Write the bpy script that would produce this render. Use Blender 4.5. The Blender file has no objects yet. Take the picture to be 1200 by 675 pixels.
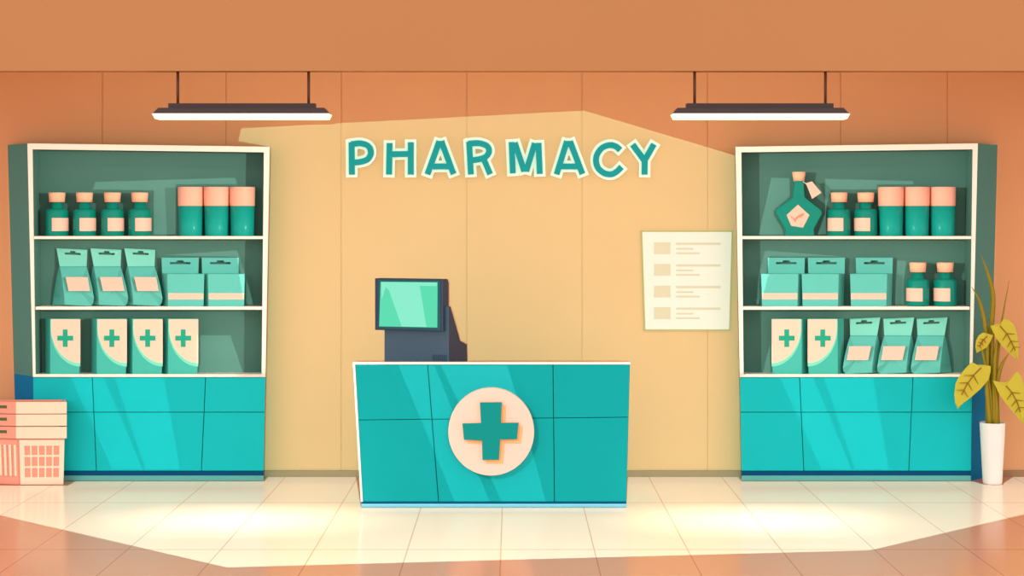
import bpy, math
from mathutils import Vector
from mathutils.geometry import delaunay_2d_cdt

C = bpy.context.scene.collection
F = 1925.0          # focal length in pixels of the 1200 wide frame
D = 11.0            # camera distance from the back wall (wall face is y = 0)
H = 1.706           # eye height
CX, HY = 600.0, 260.0

def W(px, py, Y):
    d = D + Y
    return Vector(((px - CX) * d / F, Y, H + (HY - py) * d / F))

def S(Y):           # pixels per metre at depth Y
    return F / (D + Y)

# ------------------------------------------------------------- materials
def lin(c):
    c = c / 255.0
    return c / 12.92 if c <= 0.04045 else ((c + 0.055) / 1.055) ** 2.4

MATS = {}
def mat(name, rgb, rough=0.6, spec=0.2, gain=1.0, coat=0.0, emit=None, estr=0.0, var=0.03, scale=6.0):
    if name in MATS: return MATS[name]
    m = bpy.data.materials.new(name); m.use_nodes = True
    nt = m.node_tree; b = nt.nodes['Principled BSDF']
    g = gain if isinstance(gain, (tuple, list)) else (gain,) * 3
    col = [min(0.97, lin(c) * k) for c, k in zip(rgb, g)]
    tc = nt.nodes.new('ShaderNodeTexCoord'); nz = nt.nodes.new('ShaderNodeTexNoise')
    nz.inputs['Scale'].default_value = scale
    nt.links.new(tc.outputs['Object'], nz.inputs['Vector'])
    mx = nt.nodes.new('ShaderNodeMix'); mx.data_type = 'RGBA'
    mx.inputs[6].default_value = [c * (1 - var) for c in col] + [1]
    mx.inputs[7].default_value = [min(1, c * (1 + var)) for c in col] + [1]
    nt.links.new(nz.outputs['Fac'], mx.inputs[0])
    nt.links.new(mx.outputs[2], b.inputs['Base Color'])
    b.inputs['Roughness'].default_value = rough
    b.inputs['Specular IOR Level'].default_value = spec
    b.inputs['Coat Weight'].default_value = coat
    b.inputs['Coat Roughness'].default_value = 0.1
    if emit:
        b.inputs['Emission Color'].default_value = [lin(c) for c in emit] + [1]
        b.inputs['Emission Strength'].default_value = estr
    MATS[name] = m
    return m

#@MATS
ORANGE = mat('orange_wall_paint', (231, 174, 130), 0.85, 0.05, (0.95, 0.89, 0.78), scale=1.2)
BAND = mat('orange_beam_paint', (190, 122, 76), 0.85, 0.05, (0.893, 1.117, 1.176), scale=1.2)
SKIRT  = mat('skirting_paint', (150, 122, 84), 0.7, 0.1, (1.2, 1.04, 1.2))
CREAM  = mat('cream_lacquer', (255, 246, 218), 0.5, 0.2, (0.873, 0.865, 0.945))
SHELFG = mat('grey_green_board', (90, 126, 106), 0.8, 0.08, (0.785, 0.974, 1.111))
SIDEG  = mat('grey_green_side', (86, 122, 104), 0.8, 0.08, (1.0, 1.3, 1.5))
TEAL   = mat('teal_lacquer', (22, 176, 166), 0.35, 0.08, (0.8, 1.238, 1.44))
CTEAL  = mat('counter_teal_lacquer', (20, 170, 160), 0.35, 0.08, (0.3, 0.732, 0.842))
SEAM   = mat('dark_teal_carcass', (8, 110, 112), 0.7, 0.1)
NAVY   = mat('navy_plinth', (0, 78, 118), 0.6, 0.08)
BLUE   = mat('blue_side_panel', (0, 96, 132), 0.6, 0.08, (0.3, 1.5, 1.6))
REFL   = mat('pale_teal_reflection', (96, 178, 168), 0.4, 0.3)
DISC   = mat('cream_disc', (252, 226, 196), 0.6, 0.1, (0.734, 0.666, 0.734))
CROSS  = mat('teal_cross', (24, 158, 144), 0.6, 0.08, (0.3, 0.644, 0.713))
APRI   = mat('apricot_edge_and_shade', (250, 182, 122), 0.7, 0.1, (0.95, 0.85, 0.85))
LTEAL  = mat('letter_teal', (30, 160, 150), 0.5, 0.08, (0.42, 0.624, 0.696))
LCREAM = mat('letter_cream', (253, 247, 222), 0.6, 0.1, (0.899, 0.759, 0.758))
PAPER  = mat('poster_paper', (253, 243, 213), 0.8, 0.05, (0.857, 0.67, 0.737))
PFRAME = mat('poster_frame', (186, 160, 100), 0.7, 0.1)
PMARK  = mat('poster_print', (236, 222, 178), 0.8, 0.05, (0.856, 0.636, 0.704))
LAMPM  = mat('dark_brown_metal', (80, 62, 60), 0.45, 0.3, (0.504, 0.48, 0.456))
LAMPR  = mat('brown_rod', (96, 56, 40), 0.5, 0.2)
DIFF   = mat('glowing_diffuser', (255, 246, 214), 0.5, 0.1, emit=(255, 247, 214), estr=.85)
CORK   = mat('peach_cork', (255, 188, 150), 0.6, 0.15)
GLASS  = mat('green_glass', (16, 138, 104), 0.2, 0.08, (0.63, 0.935, 1.208), coat=0.15)
LABEL  = mat('cream_label', (253, 222, 188), 0.7, 0.1, (0.951, 0.733, 0.79))
JARB   = mat('teal_jar', (60, 196, 170), 0.3, 0.08, (0.18, 0.615, 0.672), coat=0.05)
JARL   = mat('peach_lid', (255, 204, 168), 0.5, 0.2, (0.921, 0.74, 0.773))
MINT   = mat('mint_foil', (132, 226, 196), 0.4, 0.3, (0.45, 0.662, 0.743))
MINT2  = mat('mint_card', (116, 216, 190), 0.5, 0.2, (0.612, 0.745, 0.819))
PTAB   = mat('pale_mint_tab', (140, 228, 200), 0.5, 0.2, (.75, .84, .88))
BTEAL  = mat('teal_carton', (58, 186, 160), 0.6, 0.15, (1.3, 0.9, 1))
RING   = mat('pale_teal_print', (116, 214, 184), 0.6, 0.15)
BCREAM = mat('peach_cream_print', (255, 220, 182), 0.6, 0.1, (0.931, 0.799, 0.893))
BPLUS  = mat('green_plus_print', (34, 160, 128), 0.6, 0.1)
REG1   = mat('slate_plastic', (76, 92, 102), 0.5, 0.2, (0.72, 0.58, 0.64))
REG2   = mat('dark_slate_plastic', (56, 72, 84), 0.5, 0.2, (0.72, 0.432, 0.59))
REG3   = mat('deep_teal_bezel', (26, 70, 74), 0.5, 0.2)
SCR    = mat('screen_green', (20, 60, 50), 0.4, 0.2, emit=(88, 220, 174), estr=0.9)
SCR2   = mat('screen_glare_green', (20, 60, 50), 0.4, 0.2, emit=(140, 238, 204), estr=0.9)
SALMON = mat('salmon_plastic_and_shade', (252, 158, 126), 0.5, 0.15, (0.9, 1.04, 1.18))
BASK   = mat('cream_plastic', (255, 222, 184), 0.5, 0.15, (0.92, 1.05, 1.15))
SLOT   = mat('dark_slot', (96, 104, 66), 0.8, 0.05)
POT    = mat('white_pot_glaze', (254, 240, 216), 0.5, 0.2, (0.912, 1.027, 1.197))
LEAF   = mat('mustard_leaf', (214, 182, 56), 0.6, 0.1, (0.884, 1.142, 1.313))
VEIN   = mat('brown_vein', (150, 104, 34), 0.7, 0.1)
BLADE  = mat('olive_blade', (136, 110, 34), 0.6, 0.1, (1.4, 1.7, 1.3))
MARK   = mat('rust_leaf_print', (222, 140, 116), 0.7, 0.1)
SOIL   = mat('dark_soil', (70, 48, 26), 0.95, 0.05, scale=40, var=.3)
BLACK  = mat('matt_black_metal', (18, 18, 18), 0.9, 0.02)

# ------------------------------------------------------------- mesh helpers
def triangulate(loops):
    pts = [Vector((v.x, v.y)) for l in loops for v in l]; edges = []; k = 0
    for l in loops:
        n = len(l); edges += [(k + i, k + (i + 1) % n) for i in range(n)]; k += n
    o = sum(pts, Vector((0, 0))) / len(pts); sc = 1 / max((p - o).length for p in pts)
    vo, eo, fo, ov, oe, of = delaunay_2d_cdt([(p - o) * sc for p in pts], edges, [], 0, 1e-7)
    if any(len(q) == 0 for q in ov): print('TRIANGULATE: crossing loop')
    out = []
    for f in fo:
        if any(len(ov[i]) == 0 for i in f): continue
        t = [ov[i][0] for i in f]; c = sum((pts[i] for i in t), Vector((0, 0))) / 3; ins = False
        for l in loops:
            n = len(l)
            for i in range(n):
                a, b = l[i], l[(i + 1) % n]
                if (a.y > c.y) != (b.y > c.y) and c.x < (b.x - a.x) * (c.y - a.y) / (b.y - a.y) + a.x: ins = not ins
        if ins: out.append(t)
    return out

class MB:
    def __init__(s): s.v = []; s.f = []; s.mi = []; s.sm = []
    def add(s, vs, fs, mi=0, smooth=False):
        o = len(s.v); s.v += [Vector(v) for v in vs]
        for f in fs: s.f.append([i + o for i in f]); s.mi.append(mi); s.sm.append(smooth)
        return s
    def loft(s, front, back, mi=0, side_mi=None):
        """closed solid between two lists of loops (outer loop first, then holes)"""
        if front and isinstance(front[0], Vector): front, back = [front], [back]
        fl = [v for l in front for v in l]; n = len(fl); bl = [v for l in back for v in l]
        flat = [[Vector((v.x, v.z, 0)) if True else v for v in l] for l in front]
        # project on the best plane
        nrm = Vector((0, 0, 0)); l0 = front[0]
        for i in range(len(l0)): nrm += l0[i].cross(l0[(i + 1) % len(l0)])
        ax = max(range(3), key=lambda k: abs(nrm[k])); ii = [k for k in range(3) if k != ax]
        flat = [[Vector((v[ii[0]], v[ii[1]], 0)) for v in l] for l in front]
        tris = triangulate(flat)
        o = len(s.v); s.v += [Vector(v) for v in fl + bl]
        for t in tris:
            s.f.append([o + t[0], o + t[1], o + t[2]]); s.mi.append(mi); s.sm.append(False)
            s.f.append([o + n + t[2], o + n + t[1], o + n + t[0]]); s.mi.append(mi); s.sm.append(False)
        k = 0
        for l in front:
            m = len(l)
            for i in range(m):
                a, b = k + i, k + (i + 1) % m
                s.f.append([o + a, o + b, o + n + b, o + n + a]); s.mi.append(mi if side_mi is None else side_mi); s.sm.append(False)
            k += m
        return s
    def slab(s, loops, off, mi=0, side_mi=None):
        if isinstance(loops[0], Vector): loops = [loops]
        off = Vector(off)
        return s.loft([list(l) for l in loops], [[v + off for v in l] for l in loops], mi, side_mi)
    def box(s, a, b, mi=0):
        x0, y0, z0 = a; x1, y1, z1 = b
        return s.slab([Vector((x0, y0, z0)), Vector((x1, y0, z0)), Vector((x1, y0, z1)), Vector((x0, y0, z1))], (0, y1 - y0, 0), mi)
    def lathe(s, c, prof, seg=40, mi=0):
        vs = []; fs = []; n = len(prof)
        for r, z in prof:
            for k in range(seg):
                a = 2 * math.pi * k / seg
                vs.append((c[0] + r * math.cos(a), c[1] + r * math.sin(a), z))
        for i in range(n - 1):
            for k in range(seg):
                fs.append([i * seg + k, i * seg + (k + 1) % seg, (i + 1) * seg + (k + 1) % seg, (i + 1) * seg + k])
        s.add(vs, fs, mi, True)
        s.add(vs[:seg], [list(range(seg))[::-1]], mi); s.add(vs[-seg:], [list(range(seg))], mi)
        return s
    def build(s, name, mats, root=None, bevel=0, seg=2):
        me = bpy.data.meshes.new(name)
        o = bpy.data.objects.new(name, me)
        loc = root_world(root) if root else Vector((0, 0, 0))
        me.from_pydata([v - loc for v in s.v], [], s.f); me.update()
        if not isinstance(mats, (list, tuple)): mats = [mats]
        for m in mats: me.materials.append(m)
        for p, mi, sm in zip(me.polygons, s.mi, s.sm): p.material_index = mi; p.use_smooth = sm
        import bmesh
        bm = bmesh.new(); bm.from_mesh(me)
        bmesh.ops.remove_doubles(bm, verts=bm.verts, dist=1e-6)
        bmesh.ops.recalc_face_normals(bm, faces=bm.faces)
        bm.to_mesh(me); bm.free()
        if bevel:
            md = o.modifiers.new('bevel', 'BEVEL'); md.width = bevel; md.segments = seg; md.limit_method = 'ANGLE'; md.angle_limit = math.radians(35)
        C.objects.link(o)
        if root: o.parent = root
        return o

def root_world(r):
    v = Vector((0, 0, 0))
    while r: v += r.location; r = r.parent
    return v

def P(pts, Y): return [W(x, y, Y) for x, y in pts]
def quad(x0, y0, x1, y1, Y): return P([(x0, y1), (x1, y1), (x1, y0), (x0, y0)], Y)

def tag(o, label=None, cat=None, group=None, kind=None):
    if label: o['label'] = label
    if cat: o['category'] = cat
    if group: o['group'] = group
    if kind: o['kind'] = kind
    return o
def thing(name, loc, label, cat, group=None):
    o = bpy.data.objects.new(name, None); C.objects.link(o); o.location = loc; o.empty_display_size = .05
    return tag(o, label, cat, group)
def copy_tree(o, dx, label=None, parent=None):
    c = o.copy(); C.objects.link(c)
    if parent: c.parent = parent
    else:
        c.location = o.location + Vector((dx, 0, 0))
        if label: c['label'] = label
    for ch in [q for q in list(bpy.data.objects) if q.parent == o and q is not c]: copy_tree(ch, 0, None, c)
    return c

# ------------------------------------------------------------- setting
wall = MB(); gaps = [-725, -585, -444, -303, -162, -21, 120, 265, 400, 547, 682, 829, 985, 1110, 1251, 1392, 1533, 1674, 1815, 1956]
xs = [-8.0] + [(g - 600) / 175 for g in gaps] + [8.0]; g = .0028
for a, b in zip(xs[:-1], xs[1:]):
    wall.box((a + g, 0, 0), (b - g, .02, 3.4))
wall.box((-8, .006, 0), (8, .03, 3.4)); wall.box((-8, .03, 0), (8, .15, 3.4))
tag(wall.build('wall_back', ORANGE), kind='structure')

fm = bpy.data.materials.new('polished_floor_tiles'); fm.use_nodes = True
nt = fm.node_tree; b = nt.nodes['Principled BSDF']
tc = nt.nodes.new('ShaderNodeTexCoord'); sp = nt.nodes.new('ShaderNodeSeparateXYZ'); nt.links.new(tc.outputs['Object'], sp.inputs[0])
def mth(op, a, bb=None):
    n = nt.nodes.new('ShaderNodeMath'); n.operation = op
    for i, q in enumerate((a, bb)):
        if q is None: continue
        if isinstance(q, (int, float)): n.inputs[i].default_value = q
        else: nt.links.new(q, n.inputs[i])
    return n.outputs[0]
def line(sock, off, step, half):
    t = mth('DIVIDE', mth('SUBTRACT', sock, off), step)
    return mth('LESS_THAN', mth('ABSOLUTE', mth('SUBTRACT', t, mth('ROUND', t))), half / step)
grout = mth('MAXIMUM', line(sp.outputs[0], -1.03, .486, .0032), line(sp.outputs[1], -1.018, 1.43, .007))
nz = nt.nodes.new('ShaderNodeTexNoise'); nz.inputs['Scale'].default_value = 1.5; nt.links.new(tc.outputs['Object'], nz.inputs['Vector'])
FLOORC = (209, 148, 112); GROUTC = (186, 116, 80)
m1 = nt.nodes.new('ShaderNodeMix'); m1.data_type = 'RGBA'
m1.inputs[6].default_value = [lin(c) * .98 for c in FLOORC] + [1]; m1.inputs[7].default_value = [lin(c) * 1.02 for c in FLOORC] + [1]
nt.links.new(nz.outputs['Fac'], m1.inputs[0])
m2 = nt.nodes.new('ShaderNodeMix'); m2.data_type = 'RGBA'; nt.links.new(m1.outputs[2], m2.inputs[6]); m2.inputs[7].default_value = [lin(c) for c in GROUTC] + [1]
nt.links.new(grout, m2.inputs[0]); nt.links.new(m2.outputs[2], b.inputs['Base Color'])
b.inputs['Roughness'].default_value = .16; b.inputs['Specular IOR Level'].default_value = .1
fl = MB().box((-8, -12, -.1), (8, .15, 0)).build('floor', fm); tag(fl, kind='structure')
tag(MB().box((-8, -.012, 0), (8, .0, .043)).build('baseboard_back', SKIRT), kind='structure')
tag(MB().box((-8, -1.66, 3.4), (8, .15, 3.5)).build('ceiling', CREAM), kind='structure')
YB = -1.6
tag(MB().box((-8, YB - .05, W(0, 83, YB - .05).z), (8, YB + .05, 3.4)).build('trim_1', BAND), kind='structure')

# ------------------------------------------------------------- display cabinets
YF = -.19
def lerp(a, b, t): return a + (b - a) * t
def edgeL(y): return lerp(32, 38.5, (y - 168) / 273) if y < 441 else lerp(38.5, 40, (y - 441) / 115)
def edgeR(y): return lerp(316, 311, (y - 172) / 269) if y < 441 else lerp(311, 309, (y - 441) / 115)
def cabinet(mirror, label):
    m = (lambda u: 1178 - u) if mirror else (lambda u: u)
    def Q(pts, Y): return P([(m(x), y) for x, y in pts], Y)
    cx = W(m(174), 0, 0).x
    r = thing('display_cabinet', (cx, YF / 2, 0), label, 'display cabinet', 'tall display cabinets against the back wall')
    def ray(pts, Y, dy):      # slab whose inner-end side converges towards the back
        f = Q(pts, Y); bk = []
        for (x, y), v in zip(pts, f):
            q = Vector((v.x, Y + dy, v.z))
            if x > 200: q.x = W(m(x - 1.2), 0, Y + dy).x
            bk.append(q)
        return MB().loft(f, bk)
    # frame: front face of the frame as one ring, 2 cm deep
    out = [(edgeL(168), 168), (316, 172), (311, 441), (38.5, 441)]
    inn = [(37.8, 175), (309.2, 178.5), (306.5, 438.5), (41.3, 438.5)]
    MB().slab([Q(out, YF), Q(inn, YF)], (0, .012, 0)).build('frame', CREAM, r, .001)
    # inner carcass: sides, top and back in grey green
    inner = MB()
    L = Q([(33, 169), (38, 175), (41.2, 441), (39, 441)], YF + .015); inner.slab(L, (0, .17, 0))
    rr_ = ray([(309, 178), (315.2, 172.7), (310.5, 441), (306.8, 441)], YF + .012, .173); inner.add(rr_.v, rr_.f)
    tt_ = ray([(33, 169), (315.2, 172.8), (309.4, 178.2), (38, 174.8)], YF + .012, .173); inner.add(tt_.v, tt_.f)
    inner.build('inner_carcass', SHELFG, r)
    B = Q([(33, 169), (315.2, 172.8), (310.5, 441), (38.6, 441)], YF + .012)
    for v, x in zip(B, (33, 315.2, 310.5, 38.6)):
        v.y += .164
        if x > 200: v.x = W(m(x - 1.4), 0, v.y).x
    MB().slab(B, (0, .010, 0)).build('back_panel', SHELFG, r)
    for y0, y1 in ((276.7, 280.2), (359.3, 363)):
        xa, xb = edgeL(y0) + 5, edgeR(y0) - 5
        z0, z1 = W(0, y1, YF).z, W(0, y0, YF).z
        ray([(xa, y1), (xb, y1), (xb, y0), (xa, y0)], YF + .001, .165).build('shelf_board', CREAM, r, .001)
    # worktop board of the lower unit
    ray([(38.6, 442), (311.2, 442), (311.2, 439.3), (38.6, 439.3)], YF - .002, .187).build('worktop', CREAM, r, .001)
    # lower carcass
    ray([(39, 442), (310.8, 442), (308.8, 556), (40.2, 556)], YF + .014, .17).build('base_carcass', SEAM, r)
    # drawers and doors
    def sv(x0, x1, y): return lerp(x0, x1, (y - 441) / 111)
    gp = .45
    rows = [(442.6, 482.6), (483.4, 551.5)]
    for k, (ya, yb) in enumerate(rows):
        cols = [(lambda y: edgeL(y) + .2, lambda y: sv(108, 113, y) - gp), (lambda y: sv(108, 113, y) + gp, lambda y: sv(241, 236, y) - gp),
                (lambda y: sv(241, 236, y) + gp, lambda y: edgeR(y) - .1)]
        for fa, fb in cols:
            pts = [(fa(yb), yb), (fb(yb), yb), (fb(ya), ya), (fa(ya), ya)]
            MB().slab(Q(pts, YF), (0, .013, 0)).build('drawer_front' if k == 0 else 'cabinet_door', TEAL, r, .0012)
    zb = 563.7
    ray([(40.2, 557.5), (309, 557.5), (309, 551.6), (40, 551.6)], YF + .006, .17).build('plinth', NAVY, r)
    ray([(40.2, zb - .2), (309, zb - .2), (309, 557.4), (40.2, 557.4)], YF + .002, .18).build('painted_reflection', REFL, r)  # cabinet's reflection on the floor, put in as a pale teal strip
    # splayed outer side panels
    def wedge(y0, y1, bx0, bx1, name, mt):
        fr0, fr1 = W(m(edgeL(y0) + .1), y0, YF + .004), W(m(edgeL(y1) + .1), y1, YF + .004)
        b0 = W(m(bx0), 0, -.006); b0.z = fr0.z; b1 = W(m(bx1), 0, -.006); b1.z = fr1.z
        i0 = Vector((fr0.x, -.006, fr0.z)); i1 = Vector((fr1.x, -.006, fr1.z))
        MB().loft([fr0, b0, i0], [fr1, b1, i1]).build(name, mt, r)
    wedge(168.2, 441, 9, 16.5, 'side_panel', SIDEG)
    wedge(441, 563.5, 16.5, 20, 'base_side_panel', BLUE)
    return r
cabinet(False, 'tall cream-framed teal display cabinet on the left, behind the stacked baskets')
cabinet(True, 'tall cream-framed teal display cabinet on the right, beside the potted plant')

def zs(y): return W(0, y, YF).z
Z1, Z2, Z3 = zs(276.7) + .0005, zs(359.3) + .0005, zs(439.3) + .0005

# ------------------------------------------------------------- shelf goods
YC = -.1
def bottle(cx, z, s, label, group):
    X = W(cx, 0, YC).x; k = 1 / S(YC)
    r = thing('medicine_bottle', (X, YC, z), label, 'bottle', group)
    R = 13.2 * k; rn = 6.8 * k
    pr = [(R * .96, z), (R, z + 1 * k), (R, z + 29 * k), (R * .93, z + 31 * k), (rn * 1.15, z + 31.8 * k), (rn, z + 32.5 * k), (rn, z + 40 * k)]
    MB().lathe((X, YC), pr).build('bottle_body', GLASS, r)
    MB().lathe((X, YC), [(8.9 * k, z + 39.6 * k), (9.8 * k, z + 50.3 * k), (9.4 * k, z + 50.8 * k)], 32).build('cork', CORK, r)
    lb = MB(); n = 14; vs = []
    a0, a1 = (-100, 8) if s > 0 else (-188, -80)
    # label is a thin curved plate on the glass
    fr, bk = [], []
    for rad in (R + .0015, R - .001):
        for i in range(n + 1):
            a = math.radians(lerp(a0, a1, i / n))
            for zz in (z + 5.8 * k, z + 21 * k): vs.append((X + rad * math.cos(a), YC + rad * math.sin(a), zz))
    m_ = 2 * (n + 1); fs = []
    for i in range(n):
        fs.append([2 * i, 2 * i + 2, 2 * i + 3, 2 * i + 1]); fs.append([m_ + 2 * i, m_ + 2 * i + 1, m_ + 2 * i + 3, m_ + 2 * i + 2])
        fs.append([2 * i + 1, 2 * i + 3, m_ + 2 * i + 3, m_ + 2 * i + 1]); fs.append([2 * i, m_ + 2 * i, m_ + 2 * i + 2, 2 * i + 2])
    fs.append([0, 1, m_ + 1, m_]); fs.append([2 * n, m_ + 2 * n, m_ + 2 * n + 1, 2 * n + 1])
    lb.add(vs, fs, 0, False).build('label', LABEL, r)
    return r
def jar(cx, z, label, group):
    X = W(cx, 0, YC).x; k = 1 / S(YC)
    r = thing('pill_jar', (X, YC, z), label, 'jar', group)
    MB().lathe((X, YC), [(13 * k, z), (13.4 * k, z + 1 * k), (14.3 * k, z + 35 * k)]).build('jar_body', JARB, r)
    MB().lathe((X, YC), [(14.5 * k, z + 35 * k), (14.7 * k, z + 36 * k), (15.05 * k, z + 56.5 * k), (14.6 * k, z + 57.3 * k)]).build('lid', JARL, r)
    return r
def rep(proto, dxs, labels, Y):
    for d, l in zip(dxs, labels): copy_tree(proto, d / S(Y), l)

b0 = bottle(66.8, Z1, 1, 'green corked bottle, leftmost on the top shelf of the left cabinet', 'green bottles on the left top shelf')
rep(b0, [32.2, 65, 97], ['green corked bottle, second from the left on the left cabinet top shelf',
    'green corked bottle, third from the left on the left cabinet top shelf',
    'green corked bottle nearest the peach-lidded jars on the left cabinet top shelf'], YC)
j0 = jar(223.6, Z1, 'teal jar with peach lid, leftmost of three in the left cabinet', 'peach-lidded jars on the left top shelf')
rep(j0, [30.3, 60.6], ['teal jar with peach lid, middle of three in the left cabinet', 'teal jar with peach lid, rightmost of three in the left cabinet'], YC)
b1 = bottle(983.3, Z1, -1, 'green corked bottle beside the big labelled flask on the right cabinet top shelf', 'green bottles on the right top shelf')
rep(b1, [31.2], ['green corked bottle touching the row of jars on the right cabinet top shelf'], YC)
j1 = jar(1044, Z1, 'teal jar with peach lid, leftmost of three in the right cabinet', 'peach-lidded jars on the right top shelf')
rep(j1, [30.3, 60.6], ['teal jar with peach lid, middle of three in the right cabinet', 'teal jar with peach lid, rightmost of three in the right cabinet'], YC)
b2 = bottle(1075.6, Z2, -1, 'green corked bottle beside the hang boxes on the right cabinet middle shelf', 'green bottles on the right middle shelf')
rep(b2, [32], ['green corked bottle, rightmost on the right cabinet middle shelf'], YC)

def ground(pts_y, z, Y):   # pixel row of a height z at depth Y
    return HY - (z - H) * S(Y)

def slot_loop(cx, cy, Y, w=9.6, tilt=0.0, k=1.0):
    pts = [(-w, 1.3), (w, 1.3), (w, -1.1), (w * .4, -1.1), (w * .3, -3.1), (-w * .3, -3.1), (-w * .4, -1.1), (-w, -1.1)]
    return P([(cx + x, cy + y * k + x * tilt) for x, y in pts], Y)

def pouch(mx, ox, z, label, group, dy):
    """px coordinates of the leftmost pouch of the left cabinet; mx mirrors them"""
    Yf, Yb = -.165, -.035
    q = (lambda x: ox - x) if mx else (lambda x: ox + x)
    X = W(q(90), 0, YC).x
    r = thing('foil_pouch', (X, YC, z), label, 'pouch', group)
    def QP(pts, Y): return P([(q(x), y + dy) for x, y in pts], Y)
    base = ground(0, z, -.13) - dy
    fr = [(70.2, 312.5), (101.5, 312.2), (104.5, 322), (108, 336), (110.3, 350), (109.5, 354.5), (107, 356.6), (90, 355.6), (76, 353.8), (75.2, 345), (73, 328)]
    Fy = [-.06, -.06, -.1, -.13, -.15, -.14, -.13, -.13, -.13, -.145, -.11]
    front = [W(q(x), y + dy, yy) for (x, y), yy in zip(fr, Fy)]
    back = []
    for (x, y), yy in zip(fr, Fy):
        t = (y - 312) / 44.0
        v = W(q(x - 1 - 14.5 * max(0, t) ** .8), min(y, 357.3) + dy, -.035 - .012 * (1 - t)); back.append(v)
    for l in (front, back):
        for v in l:
            v.z = max(v.z, z)
    for (i, ff) in ((6, 1), (7, 1), (8, 1)): back[i].z = z; 
    front[7].z = z + .004; front[8].z = z + .008; front[6].z = z + .0005
    m = MB()
    # front as a fan with a bulging centre
    n = len(front); c = sum(front, Vector()) / n + Vector((0, -.012, 0)); cb = sum(back, Vector()) / n
    vs = front + back + [c, cb]
    fs = [[i, (i + 1) % n, 2 * n] for i in range(n)] + [[n + (i + 1) % n, n + i, 2 * n + 1] for i in range(n)] + [[i, n + i, n + (i + 1) % n, (i + 1) % n] for i in range(n)]
    m.add(vs, fs, 0); m.build('pouch_body', MINT, r, .002)
    # folded hanging tab
    tabp = [(66.2, 291), (102.2, 292.8), (101.3, 312.3), (70, 312.6)]
    tf = [W(q(x), y + dy, yy) for (x, y), yy in zip(tabp, (-.035, -.035, -.062, -.062))]
    sl = slot_loop(q(85.2), 297.3 + dy, -.042, 9.4, .04 if not mx else -.04)
    MB().slab([tf, sl], (0, .006, 0)).build('hanging_tab', PTAB, r)
    MB().slab([v + Vector((0, 0, dz)) for v, dz in ((W(q(70.3), 312.9 + dy, -.0655), 0), (W(q(101.4), 312.7 + dy, -.0655), 0), (W(q(101.4), 312.0 + dy, -.0655), 0), (W(q(70.3), 312.2 + dy, -.0655), 0))], (0, .003, 0)).build('fold_crease', BTEAL, r)
    # label
    lp = [(77, 324.8), (102.5, 324.8), (105.4, 341), (80.5, 341)]
    lv = [W(q(x), y + dy, yy) for (x, y), yy in zip(lp, (-.134, -.134, -.163, -.163))]
    MB().slab(lv, (0, .004, 0)).build('label', LABEL, r)
    return r
p0 = pouch(False, 0, Z2, 'mint foil pouch, leftmost on the left cabinet middle shelf', 'mint pouches on the left middle shelf', 0)
rep(p0, [40, 80], ['mint foil pouch, middle of three in the left cabinet', 'mint foil pouch beside the hang boxes in the left cabinet'], YC)
p1 = pouch(True, 1097.8, Z3, 'mint foil pouch beside the cross cartons on the right cabinet bottom shelf', 'mint pouches on the right bottom shelf', 81)
rep(p1, [40, 79.3], ['mint foil pouch, middle of three in the right cabinet', 'mint foil pouch, rightmost on the right cabinet bottom shelf'], YC)

def hang_box(x0, s, z, label, group):
    """x0: left pixel of the front face, s: +1 tab shifted left, -1 shifted right"""
    Yf, Yb = -.165, -.06; w = 43.5; sh = -10.5 * s
    yb = ground(0, z, Yf)
    X = W(x0 + w / 2, 0, YC).x
    r = thing('hang_tab_box', (X, YC, z), label, 'box', group)
    fr = P([(x0 + 1, yb), (x0 + w - 1, yb), (x0 + w, 321), (x0, 321)], Yf)
    bk = [Vector((v.x + sh / S(Yb) + (0 if True else 0), Yb, v.z)) for v in fr]
    MB().loft(fr, bk).build('box_body', MINT2, r, .001)
    tp = P([(x0 + sh + .5, 322), (x0 + w + sh - .5, 322), (x0 + w + sh, 302), (x0 + sh, 302)], Yb)
    # keep the tab directly above the back edge
    dx = bk[3].x - tp[3].x; tp = [v + Vector((dx, 0, 0)) for v in tp]; cxp = x0 + sh + w / 2 + dx * S(Yb)
    sl = slot_loop(cxp, 308.3, Yb, 12)
    tp[0].z = tp[1].z = bk[3].z - .004
    MB().slab([tp, sl], (0, .004, 0)).build('hanging_tab', MINT, r)
    MB().slab(quad(x0 + 1.2, 343.6, x0 + w - 1.2, 350.8, Yf - .001), (0, .002, 0)).build('stripe', LABEL, r)
    return r
h0 = hang_box(196, 1, Z2, 'mint hang-tab box beside the pouches in the left cabinet', 'mint hang boxes on the left middle shelf')
rep(h0, [47.2], ['mint hang-tab box, rightmost on the left cabinet middle shelf'], YC)
h1 = hang_box(892, -1, Z2, 'mint hang-tab box, leftmost on the right cabinet middle shelf', 'mint hang boxes on the right middle shelf')
rep(h1, [47.2, 103.5], ['mint hang-tab box, second from the left in the right cabinet', 'mint hang-tab box next to the corked bottles in the right cabinet'], YC)

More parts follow.
